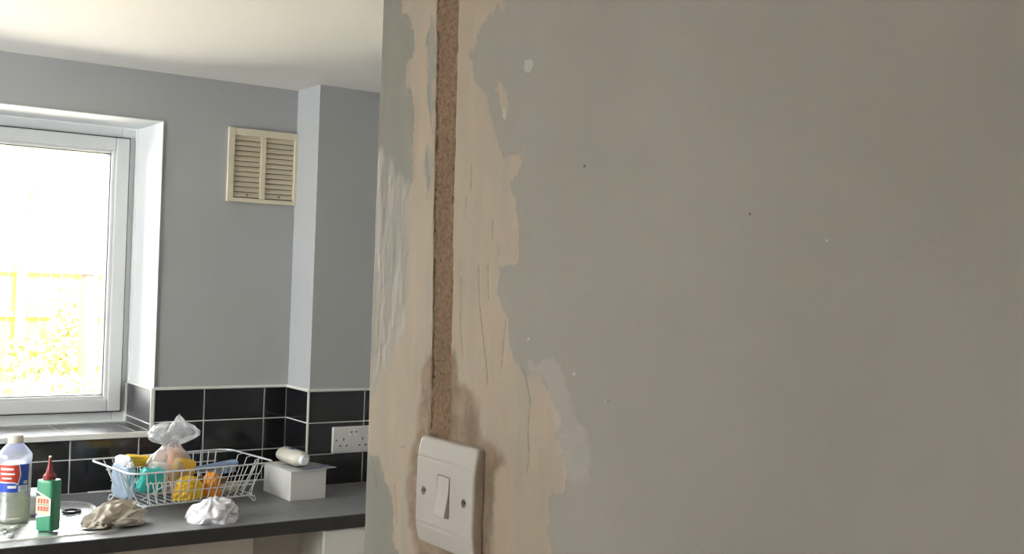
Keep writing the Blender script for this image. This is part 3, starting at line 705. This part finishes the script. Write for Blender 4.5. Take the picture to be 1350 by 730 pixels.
# crumpled white cloth and beige rag on the worktop
soft('white_cloth', crumple((0.118, 0.115, 0.058), 3, 0.42, 1.35), 'cloth_white', (1.113, 2.992, CT+0.0002), 0.2, 'crumpled white cloth near the worktop edge in front of the wire rack', 'cloth')
soft('beige_rag', crumple((0.150, 0.105, 0.056), 8, 0.42, 1.25, anis=(0.8, 1.5, 1.2), skew=(0.25, 0.2)), 'cloth_beige', (0.858, 3.035, CT+0.0048), 0.32, 'folded beige rag at the end of the steel drainer', 'rag')

# ------------------------------------------------------------------ bottles
vb = empty('vinegar_bottle', (0.642, 3.195, CT+0.002)); tag(vb, 'clear plastic bottle with blue and red label and cream cap', 'bottle')
R = 0.0415
prof = [(R*0.86, 0.0), (R*0.97, 0.004), (R, 0.012)]
for k in range(4):
    z = 0.016+k*0.016; prof += [(R, z), (R*0.985, z+0.004), (R*0.965, z+0.007), (R*0.985, z+0.011)]
prof += [(R, 0.080), (R*0.985, 0.082), (R*0.985, 0.156), (R*1.0, 0.158), (R*1.03, 0.165), (R*1.03, 0.176), (R*0.95, 0.182), (R*0.80, 0.190), (R*0.58, 0.200), (R*0.42, 0.206), (R*0.40, 0.210)]
MB().lathe(prof, 40).build('bottle_body', 'clear_plastic', vb, smooth=45)
MB().lathe([(R*0.82, 0.002), (R*0.94, 0.006), (R*0.95, 0.070), (0.0, 0.070)], 36).build('liquid', 'liquid_yellow', vb, smooth=45)
lab = MB().lathe([(R*0.990, 0.083), (R*0.992, 0.155)], 48).build('label_sleeve', 'label_blue', vb, smooth=60)
def cyl_patch(poly, r, mtl, name, parent):
    """flat print wrapped on the sleeve; poly in (angle deg, z)"""
    zs = sorted(p[1] for p in poly); m_ = MB(); N_ = 14
    xs_ = [p[0] for p in poly]
    # scan in rows: left/right bounds of the convex outline
    rows = [zs[0]+(zs[-1]-zs[0])*k/10 for k in range(11)]
    n_ = len(poly)
    for z in rows:
        cr = []
        for i in range(n_):
            (a0, z0), (a1, z1) = poly[i], poly[(i+1) % n_]
            if abs(z1-z0) < 1e-9:
                if abs(z-z0) < 1e-9: cr += [a0, a1]
            elif min(z0, z1)-1e-9 <= z <= max(z0, z1)+1e-9: cr.append(a0+(a1-a0)*(z-z0)/(z1-z0))
        lo, hi = min(cr), max(cr)
        for k in range(N_+1):
            a = math.radians(lo+(hi-lo)*k/N_); m_.v.append((r*math.cos(a), r*math.sin(a), z))
    for i in range(10):
        for k in range(N_): m_.f.append((i*(N_+1)+k, i*(N_+1)+k+1, (i+1)*(N_+1)+k+1, (i+1)*(N_+1)+k))
    return m_.build(name, mtl, parent, smooth=60)
ca_ = math.degrees(math.atan2(-3.195, -0.642))                 # angle facing the camera
def pp(pts): return [(ca_+a, z) for a, z in pts]
r1 = R*0.996
cyl_patch(pp([(-62, 0.155), (-62, 0.106), (14, 0.101), (24, 0.128), (18, 0.155)]), r1, 'label_white', 'emblem_border', lab)
cyl_patch(pp([(-60, 0.153), (-60, 0.109), (12, 0.105), (20, 0.128), (15, 0.153)]), r1+0.0002, 'label_red', 'emblem', lab)
for z0, z1, a0, a1 in ((0.140, 0.146, -50, -2), (0.128, 0.133, -50, 2), (0.117, 0.121, -44, -8)): cyl_patch(pp([(a0, z0), (a1, z0), (a1, z1), (a0, z1)]), r1+0.0004, 'label_white', 'lettering', lab)
cyl_patch(pp([(-22, 0.093), (8, 0.093), (8, 0.1005), (-22, 0.1005)]), r1+0.0003, 'label_white', 'lettering', lab)
cyl_patch(pp([(14, 0.084), (52, 0.084), (52, 0.100), (14, 0.100)]), r1+0.0003, 'label_white', 'barcode_panel', lab)
cyl_patch(pp([(22, 0.087), (42, 0.087), (42, 0.098), (22, 0.098)]), r1+0.0005, 'barcode_grey', 'barcode', lab)
cyl_patch(pp([(33, 0.103), (50, 0.103), (50, 0.112), (33, 0.112)]), r1+0.0003, 'barcode_grey', 'lettering', lab)
cyl_patch(pp([(56, 0.083), (100, 0.083), (100, 0.155), (56, 0.155)]), r1+0.0002, 'label_white', 'label_back', lab)
cp = MB().lathe([(R*0.44, 0.206), (R*0.46, 0.208), (R*0.46, 0.2255), (R*0.42, 0.228), (0, 0.228)], 28).build('cap', 'cap_cream', vb, smooth=40)

gl = empty('glue_bottle', (0.697, 3.048, CT+0.0035), math.radians(-48)); tag(gl, 'green glue bottle with red pointed nozzle on the steel drainer', 'bottle')
# oblong body: outline swept up with rounded shoulders
hx, hy = 0.0245, 0.0205
def gr(s, z): return (rrect(-hx*s, hx*s, -hy*s, hy*s, 0.009*s, 5), z)
gb = loop_rings([gr(0.9, 0.0), gr(0.97, 0.002), gr(1.0, 0.006), gr(1.0, 0.121), gr(0.985, 0.1255), gr(0.94, 0.128), gr(0.5, 0.1295), gr(0.35, 0.130)]); n5 = 24
gb.f = [tuple(f) for f in gb.f]+[tuple(range(n5-1, -1, -1)), tuple(7*n5+k for k in range(n5))]
gb.build('bottle_body', 'green_plastic', gl, smooth=40)
MB().lathe([(0.0155, 0.129), (0.016, 0.131), (0.016, 0.1385), (0.0125, 0.142), (0.0095, 0.145), (0.006, 0.162), (0.0042, 0.174), (0.0038, 0.184), (0.003, 0.185), (0, 0.185)], 24).build('nozzle', 'red_plastic', gl, smooth=40)
MB().lathe([(0.0034, 0.1845), (0.0036, 0.188), (0, 0.1885)], 14).build('nozzle_tip', 'cap_cream', gl, smooth=40)
# label on the broad side: slanted top edge, white border
Mg = frame((0, -hy-0.0003, 0), (1, 0, 0), (0, 0, 1), (0, -1, 0))
lb = MB().prism([(-0.0215, 0.033), (0.0205, 0.041), (0.0205, 0.083), (-0.0215, 0.103)], 0, 0.0004).build('label', 'label_white', gl); lb.matrix_local = Mg
o = MB().prism([(-0.0212, 0.0385), (0.0180, 0.045), (0.0180, 0.080), (-0.0212, 0.098)], 0.0004, 0.0006).build('label_print', 'label_paper', lb)
o2 = MB().prism([(-0.0212, 0.087), (-0.006, 0.0905), (-0.0212, 0.098)], 0.0006, 0.0007).build('label_corner', 'label_dark', lb)
o2 = MB().prism([(-0.0212, 0.0385), (-0.014, 0.0397), (-0.0212, 0.046)], 0.0006, 0.0007).build('label_corner', 'label_blue', lb)
for zc in (0.0765, 0.0575):
    for k in range(4):
        u = -0.0165+k*0.0083
        MB().prism([(u, zc-0.006), (u+0.0032, zc-0.006), (u+0.0042, zc+0.006), (u+0.001, zc+0.006)], 0.0006, 0.0008).build('lettering', 'label_red', lb)
        MB().prism([(u+0.0042, zc-0.006), (u+0.0062, zc-0.006), (u+0.0072, zc+0.006), (u+0.0052, zc+0.006)], 0.0006, 0.0008).build('lettering', 'label_red', lb)
MB().prism(rect(-0.017, 0.017, 0.0665, 0.0680), 0.0006, 0.0008).build('rule_line', 'label_dark', lb)

# ------------------------------------------------------------------ small things on the sink
pc = at(44, 681, 2, CT); bx_ = empty('card_carton', (pc[0], pc[1]+0.03, CT+0.003), math.radians(-8)); tag(bx_, 'small off-white card carton lying behind the green glue bottle', 'carton')
MB().box(-0.030, 0.030, -0.022, 0.022, 0.0, 0.048).build('carton_body', 'card_white', bx_, bevel=0.002)
MB().add([(-0.030, -0.022, 0.0505), (0.030, -0.022, 0.0505), (0.030, 0.020, 0.066), (-0.030, 0.020, 0.066), (-0.030, -0.022, 0.0515), (0.030, -0.022, 0.0515), (0.030, 0.020, 0.067), (-0.030, 0.020, 0.067)],
         [(0, 3, 2, 1), (4, 5, 6, 7), (0, 1, 5, 4), (1, 2, 6, 5), (2, 3, 7, 6), (3, 0, 4, 7)]).build('lid_flap', 'card_white', bx_)
rg = [(0.022*math.cos(a), 0.022*math.sin(a), 0.004) for a in np.linspace(0, 2*math.pi, 25)[:-1]]
pl_ = empty('rubber_plug', (0.800, 3.235, CT+0.003)); tag(pl_, 'black rubber sink plug ring on the drainer', 'plug')
MB().tube(rg, 0.004, 8, True).build('ring', 'rubber_black', pl_, smooth=80)
MB().lathe([(0.014, 0.0005), (0.014, 0.003), (0.0, 0.004)], 18).build('plug_disc', 'steel', pl_, smooth=50)
for k, (x, y) in enumerate(((3, 700), (8, 703), (14, 707), (21, 695))):
    p = at(x, y, 2, CT+0.004)
    soft('foil_scrap', crumple((0.018+0.004*(k % 2), 0.014, 0.007), 20+k, 0.5, 2.0, ico_=ICO4), 'foil', (p[0], p[1], CT+0.0035), k, 'small scrap of grey foil on the front of the steel drainer', 'scrap')['group'] = 'foil scraps on the drainer'

# ------------------------------------------------------------------ box, lotion bottle and sachet by the pier
BXx0, BXx1, BXy0, BXy1, BXh = 1.4025, 1.5190, 3.152, 3.345, 0.0885
wb = empty('white_box', ((BXx0+BXx1)/2, (BXy0+BXy1)/2, CT), math.radians(1.5)); tag(wb, 'white cardboard box on the worktop by the pier', 'box')
hx, hy = (BXx1-BXx0)/2, (BXy1-BXy0)/2
MB().box(-hx, hx, -hy, hy, 0, BXh-0.002).build('box_body', 'card_white', wb, bevel=0.0012)
MB().box(-hx-0.0008, hx+0.0008, -hy-0.0008, hy+0.0008, BXh-0.0045, BXh).build('box_lid', 'card_white', wb, bevel=0.0008)
MB().lathe([(0.001, 0), (0.011, 0.0001), (0.013, 0.0004), (0, 0.0006)], 16, 0.7, 1.7).build('scuff_mark', 'card_smudge', wb).matrix_local = frame((-hx, 0.06, 0.048), (0, -1, 0), (0, 0, 1), (-1, 0, 0))
TZ = CT+BXh
lo = empty('lotion_bottle', (1.456, 3.247, TZ+0.0042), math.radians(-91)); tag(lo, 'cream lotion bottle lying on its side on the white box', 'bottle')
def ov(s, t): return [(0.0, s*0.033*math.cos(a), 0.0235+t*0.0235*math.sin(a)) for a in np.linspace(0, 2*math.pi, 29)[:-1]]
q = MB(); stn = [(-0.080, .55, .55), (-0.077, .82, .82), (-0.068, .97, .97), (-0.05, 1, 1), (0.028, 1, 1), (0.045, .95, .96), (0.057, .78, .80), (0.063, .56, .58), (0.065, .4, .45)]
for x, s, t in stn: q.v += [(x, b, c) for _, b, c in ov(s, t)]
for i in range(len(stn)-1):
    for k in range(28): q.f.append((i*28+k, i*28+(k+1) % 28, (i+1)*28+(k+1) % 28, (i+1)*28+k))
q.f += [tuple(range(27, -1, -1)), tuple(8*28+k for k in range(28))]
q.build('bottle_body', 'cream_plastic', lo, smooth=50)
M_ = Matrix.Translation((0.064, 0, 0.0225)) @ Matrix.Rotation(math.radians(90), 4, 'Y')
c_ = MB().lathe([(0.0135, 0), (0.014, 0.002), (0.0135, 0.016), (0.0115, 0.0195), (0, 0.020)], 24).xf(M_).build('cap', 'label_white', lo, smooth=40)
MB().box(0.068, 0.0845, -0.0045, 0.0045, 0.0350, 0.0385).build('cap_tab', 'packet_paleblue', c_)
q = MB(); pts = []
for i in range(2):
    for k in range(9):
        a = math.radians(58+ (105-58)*k/8); pts.append((-0.035+i*0.042, 0.0333*math.cos(a), 0.0235+0.0239*math.sin(a)))
q.add(pts, [(k, k+1, k+10, k+9) for k in range(8)]); q.build('label_patch', 'navy_print', lo, smooth=60)
sa = empty('blister_packet', (1.482, 3.218, TZ+0.0005), math.radians(14)); tag(sa, 'clear flat plastic packet with purple print under the lotion bottle', 'packet')
q = MB(); nx, ny = 16, 14
for i in range(nx+1):
    for j in range(ny+1):
        u, v = -0.062+0.124*i/nx, -0.070+0.13*j/ny
        q.v.append((u, v, 0.0012+0.0016*noise.noise(Vector((u*50, v*50, 1)))+0.0005*math.sin(u*90)+0.0008))
for i in range(nx):
    for j in range(ny): a = i*(ny+1)+j; q.f.append((a, a+ny+1, a+ny+2, a+1))
fl = q.build('film', 'blister_film', sa, smooth=80); sm = fl.modifiers.new('thick', 'SOLIDIFY'); sm.thickness = 0.0006; sm.offset = 1
MB().box(-0.052, 0.012, -0.069, -0.052, 0.0034, 0.0040).build('print_band', 'navy_print', sa)
MB().box(0.030, 0.060, -0.040, -0.022, 0.0034, 0.0040).build('print_band', 'navy_print', sa)
MB().box(-0.0615, 0.0615, -0.0725, -0.0695, 0.0012, 0.0032).build('seal_edge', 'label_white', sa)

# ------------------------------------------------------------------ things in the rack
def block(dim, seed, amp=0.05, soft_=4):
    V, F = ICO4; out = []
    for p in V:
        q = [math.copysign(abs(c)**(1/soft_), c) for c in p]; mx_ = max(abs(c) for c in p); k = 1/ (sum(abs(c/mx_)**8 for c in p)**(1/8)) / mx_
        x, y, z = p.x*k, p.y*k, p.z*k
        d = 1+amp*noise.noise(Vector((x, y, z))*2.3+Vector((seed, 0, seed)))
        out.append((x*d*dim[0]/2, y*d*dim[1]/2, (z*d+1)*dim[2]/2))
    m_ = MB(); m_.v = out; m_.f = list(F); return m_
FZ = HB+0.003                                                  # rack floor
def inrack(o, x, y, z=0.0, rot=(0, 0, 0)):
    o.location = rk_pt(x, y, FZ+z); o.rotation_euler = (rot[0], rot[1], rot[2]+RKA); return o
def single(name, mbx, material, x, y, z, rot, label, cat):
    o = mbx.build(name, material, smooth=60); inrack(o, x, y, z, rot); return tag(o, label, cat)
# bag with sponges
single('yellow_sponge', block((0.062, 0.034, 0.088), 1, 0.03), 'sponge_yellow', -0.022, -0.020, 0.018, (0, 0.22, 0.12), 'yellow sponge inside the clear plastic bag', 'sponge')
single('peach_sponge', block((0.050, 0.032, 0.075), 2, 0.03), 'sponge_peach', -0.016, 0.022, 0.046, (0, 0.1, 0.05), 'peach sponge inside the clear plastic bag', 'sponge')
single('white_sponge', block((0.044, 0.050, 0.092), 3, 0.03), 'sponge_white', -0.083, 0.004, 0.004, (0, 0.10, 0.1), 'white sponge inside the clear plastic bag', 'sponge')
q = MB(); NU, NVv = 96, 60
prf = [(0.0, 0.030), (0.006, 0.058), (0.03, 0.068), (0.07, 0.069), (0.095, 0.064), (0.115, 0.050), (0.130, 0.032), (0.142, 0.022), (0.150, 0.023), (0.160, 0.044), (0.172, 0.055), (0.186, 0.056), (0.198, 0.046), (0.206, 0.030), (0.212, 0.018)]
pz = np.array([p[0] for p in prf]); prr = np.array([p[1] for p in prf])
for i in range(NVv):
    z = 0.212*i/(NVv-1); r = float(np.interp(z, pz, prr)); t = max(0, (z-0.10)/0.11)
    for k in range(NU):
        a = 2*math.pi*k/NU; p = Vector((math.cos(a)*1.4, math.sin(a)*1.4, z*16))
        rd = 1-abs(noise.noise(p*1.5+Vector((4, 2, 9))))*2; rd2 = 1-abs(noise.noise(p*3.4))*2
        f = 1+(0.10+0.45*t)*rd*0.55+(0.05+0.30*t)*rd2*0.4
        if t > 0.42: f *= 0.90+0.20*math.cos(2*a+0.3)
        zz_ = z+0.020*t*noise.noise(Vector((math.cos(a)*2.3, math.sin(a)*2.3, 7)))+ (0.034*t*noise.noise(Vector((math.cos(a)*1.2, math.sin(a)*1.2, 3.3))) if t > 0.4 else 0)
        q.v.append((r*f*math.cos(a)*1.05+0.016*t, r*f*0.72*math.sin(a), zz_))
for i in range(NVv-1):
    for k in range(NU): q.f.append((i*NU+k, i*NU+(k+1) % NU, (i+1)*NU+(k+1) % NU, (i+1)*NU+k))
bag = single('plastic_bag', q, 'bag_film', -0.042, 0.008, 0.0, (0, 0, 0.1), 'clear crumpled plastic bag of sponges standing in the wire rack', 'bag')
# packets and cloths
t_ = empty('wipes_packet', rk_pt(-0.168, 0.030, FZ+0.002), RKA); tag(t_, 'pale blue and white packet at the end of the wire rack', 'packet')
block((0.030, 0.105, 0.092), 5, 0.12).build('packet_body', 'packet_paleblue', t_, smooth=60)
o = crumple((0.028, 0.10, 0.030), 6, 0.4, 2.4, ico_=ICO4).build('packet_top', 'label_white', t_, smooth=70); o.location = (0, 0.0, 0.088)
single('teal_packet', block((0.070, 0.026, 0.066), 7, 0.16), 'packet_teal', -0.130, -0.048, 0.026, (0.25, 0.15, 0.15), 'teal plastic packet leaning in the wire rack', 'packet')
single('yellow_packet', block((0.075, 0.026, 0.030), 9, 0.15), 'cloth_yellow', -0.115, 0.060, 0.082, (0.1, 0.10, -0.1), 'small yellow packet behind the teal packet', 'packet')
single('yellow_duster', crumple((0.095, 0.050, 0.058), 12, 0.35, 1.8), 'cloth_yellow', -0.022, -0.077, -0.001, (0, 0, 0.1), 'bright yellow duster cloth at the front of the wire rack', 'cloth')
single('orange_cloth', crumple((0.050, 0.050, 0.066), 14, 0.28, 1.9, sq=0.85), 'cloth_orange', 0.055, -0.072, -0.001, (0, 0, 0.2), 'folded orange cloth beside the yellow duster', 'cloth')
single('brown_packet', block((0.085, 0.05, 0.038), 15, 0.08), 'packet_brown', 0.090, 0.005, 0.002, (0, 0, 0.1), 'brown packet lying in the wire rack behind the cream roll', 'packet')
tr_ = empty('cream_roll', rk_pt(0.088, -0.068, FZ+0.0145), RKA+0.12); tag(tr_, 'cream paper roll lying at the front of the wire rack', 'roll')
Mx = Matrix.Rotation(math.radians(90), 4, 'Y')
MB().lathe([(0.009, -0.055), (0.0145, -0.055), (0.0150, -0.05), (0.0145, 0.01), (0.0150, 0.05), (0.0145, 0.055), (0.009, 0.055)], 24).xf(Mx).build('roll_sheet', 'roll_cream', tr_, smooth=50)
MB().lathe([(0.0088, -0.054), (0.0088, 0.054)], 20).xf(Mx).build('roll_core', 'roll_core', tr_, smooth=50)
br = empty('blue_brush', rk_pt(0.085, 0.045, FZ+0.060), RKA-0.05); br.rotation_euler = (0, -0.10, RKA-0.05); tag(br, 'long pale blue plastic brush resting across the wire rack', 'brush')
q = MB(); pts = [(-0.050, 0.012, 0.007), (-0.03, 0.016, 0.009), (0.01, 0.015, 0.009), (0.06, 0.018, 0.010), (0.095, 0.019, 0.010), (0.108, 0.013, 0.008)]
for x, a, b in pts: q.v += [(x, a*math.cos(t), b*math.sin(t)) for t in np.linspace(0, 2*math.pi, 17)[:-1]]
for i in range(len(pts)-1):
    for k in range(16): q.f.append((i*16+k, i*16+(k+1) % 16, (i+1)*16+(k+1) % 16, (i+1)*16+k))
q.f += [tuple(range(15, -1, -1)), tuple(5*16+k for k in range(16))]
q.build('brush_handle', 'brush_blue', br, smooth=60)
q = MB()
for i in range(12):
    for j in range(4): x, y = 0.020+i*0.007, -0.012+j*0.008; q.tube([(x, y, -0.006), (x, y, -0.026)], 0.0024, 5)
b_ = q.build('bristles', 'packet_paleblue', br); b_['kind'] = 'stuff'

# ------------------------------------------------------------------ garden beyond the window
GZ = -0.12
tag(MB().box(-14, 22, 9.5, 40, GZ-0.2, GZ).build('garden_ground', 'lawn'), kind='structure')
tag(MB().box(-14, 22, 3.9, 9.5, GZ-0.2, GZ+0.03).build('bounce_patio', 'paving'), kind='structure')  # pale ground added to bounce sunlight up onto the ceiling
FYd = 17.5
fence = empty('garden_fence', (4.5, FYd, GZ)); tag(fence, 'sunlit timber board fence at the end of the garden', 'fence')
fb = MB().box(-0.068, 0.068, -0.010, 0.010, 0.05, 1.66); me_b = None
for k in range(70):
    x = -5+k*0.145
    if me_b is None: o = fb.build('board', 'fence_wood', fence); me_b = o.data
    else: o = bpy.data.objects.new('board', me_b); col.objects.link(o); o.parent = fence
    o.location = (x, 0.03*(k % 2)*0.4, 0.012*math.sin(k*2.3))
for z in (0.25, 0.98, 1.62): MB().box(-5, 5.2, -0.055, -0.012, z, z+0.09).build('rail', 'fence_wood', fence)
for k in range(11): MB().box(-5+k*1.0-0.06, -5+k*1.0+0.06, -0.14, -0.056, 0, 1.78).build('post', 'fence_post', fence)
p = at(113, 420, 1, FYd-1.6)
gp = empty('rusty_post', (p[0], p[1], GZ)); tag(gp, 'rusty red-brown garden post standing before the fence', 'post')
MB().lathe([(0.085, 0), (0.085, 1.62), (0.06, 1.66), (0, 1.67)], 12).build('shaft', 'rust_post', gp, smooth=40)
MB().box(-0.10, 0.10, -0.10, 0.10, 1.64, 1.72).build('post_cap', 'fence_post', gp)
def leaves(n, cx_, rx, ry, rz, zc, size, seed):
    rnd = random.Random(seed); q = MB()
    for _ in range(n):
        while True:
            a, b, c = (rnd.uniform(-1, 1) for _ in range(3))
            if 0.25 < a*a+b*b+c*c < 1: break
        p = Vector((a*rx, b*ry, zc+c*rz)); u = Vector([rnd.gauss(0, 1) for _ in range(3)]).normalized(); w = u.cross(Vector([rnd.gauss(0, 1) for _ in range(3)])).normalized()
        s = size*rnd.uniform(0.6, 1.3)
        q.add([p-u*s, p+w*s*0.45, p+u*s, p-w*s*0.45], [(0, 1, 2, 3)])
    return q
for k, (x, y, Yd, rx, rz, nl, lb_) in enumerate(((36, 478, 16.6, 0.34, 0.40, 380, 'round leafy shrub before the fence at the foot of the boards'), (86, 440, 16.9, 0.2, 0.75, 420, 'tall narrow climbing shrub against the fence'),
                                             (-62, 455, 16.7, 0.35, 0.6, 600, 'bushy shrub beside the pale fence post'), (88, 500, 14.0, 0.8, 0.22, 700, 'low spreading ground plant on the lawn'))):
    p = at(x, y, 1, Yd); r = empty('garden_shrub', (p[0], Yd, GZ)); tag(r, lb_, 'shrub')
    f = leaves(nl, 0, rx, rx*0.7, rz, max(rz, p[2]-GZ) if k != 3 else 0.22, 0.07, 40+k).build('foliage', 'leaf_green', r); f['kind'] = 'stuff'
    MB().tube([(0, 0, 0), (0.03, 0.02, rz*0.8), (0.0, 0.0, rz*1.3)], 0.02, 6).build('stem', 'bark', r)
for k, (x, Yd, zc, rx, nl, lb_) in enumerate(((40, 24.0, 4.2, 2.0, 1600, 'pale leafy garden tree rising behind the fence'), (-330, 27.0, 4.6, 2.4, 1600, 'broad pale tree further behind the fence'))):
    p = at(x, 300, 1, Yd); r = empty('garden_tree', (p[0], Yd, GZ)); tag(r, lb_, 'tree')
    f = leaves(nl, 0, rx, rx, 1.5, zc, 0.10, 60+k).build('foliage', 'leaf_pale', r); f['kind'] = 'stuff'
    MB().tube([(0, 0, 0), (0.1, 0, 1.8), (0.0, 0.1, 3.2), (0.3, 0, 4.6)], 0.09, 8).build('trunk', 'bark', r)
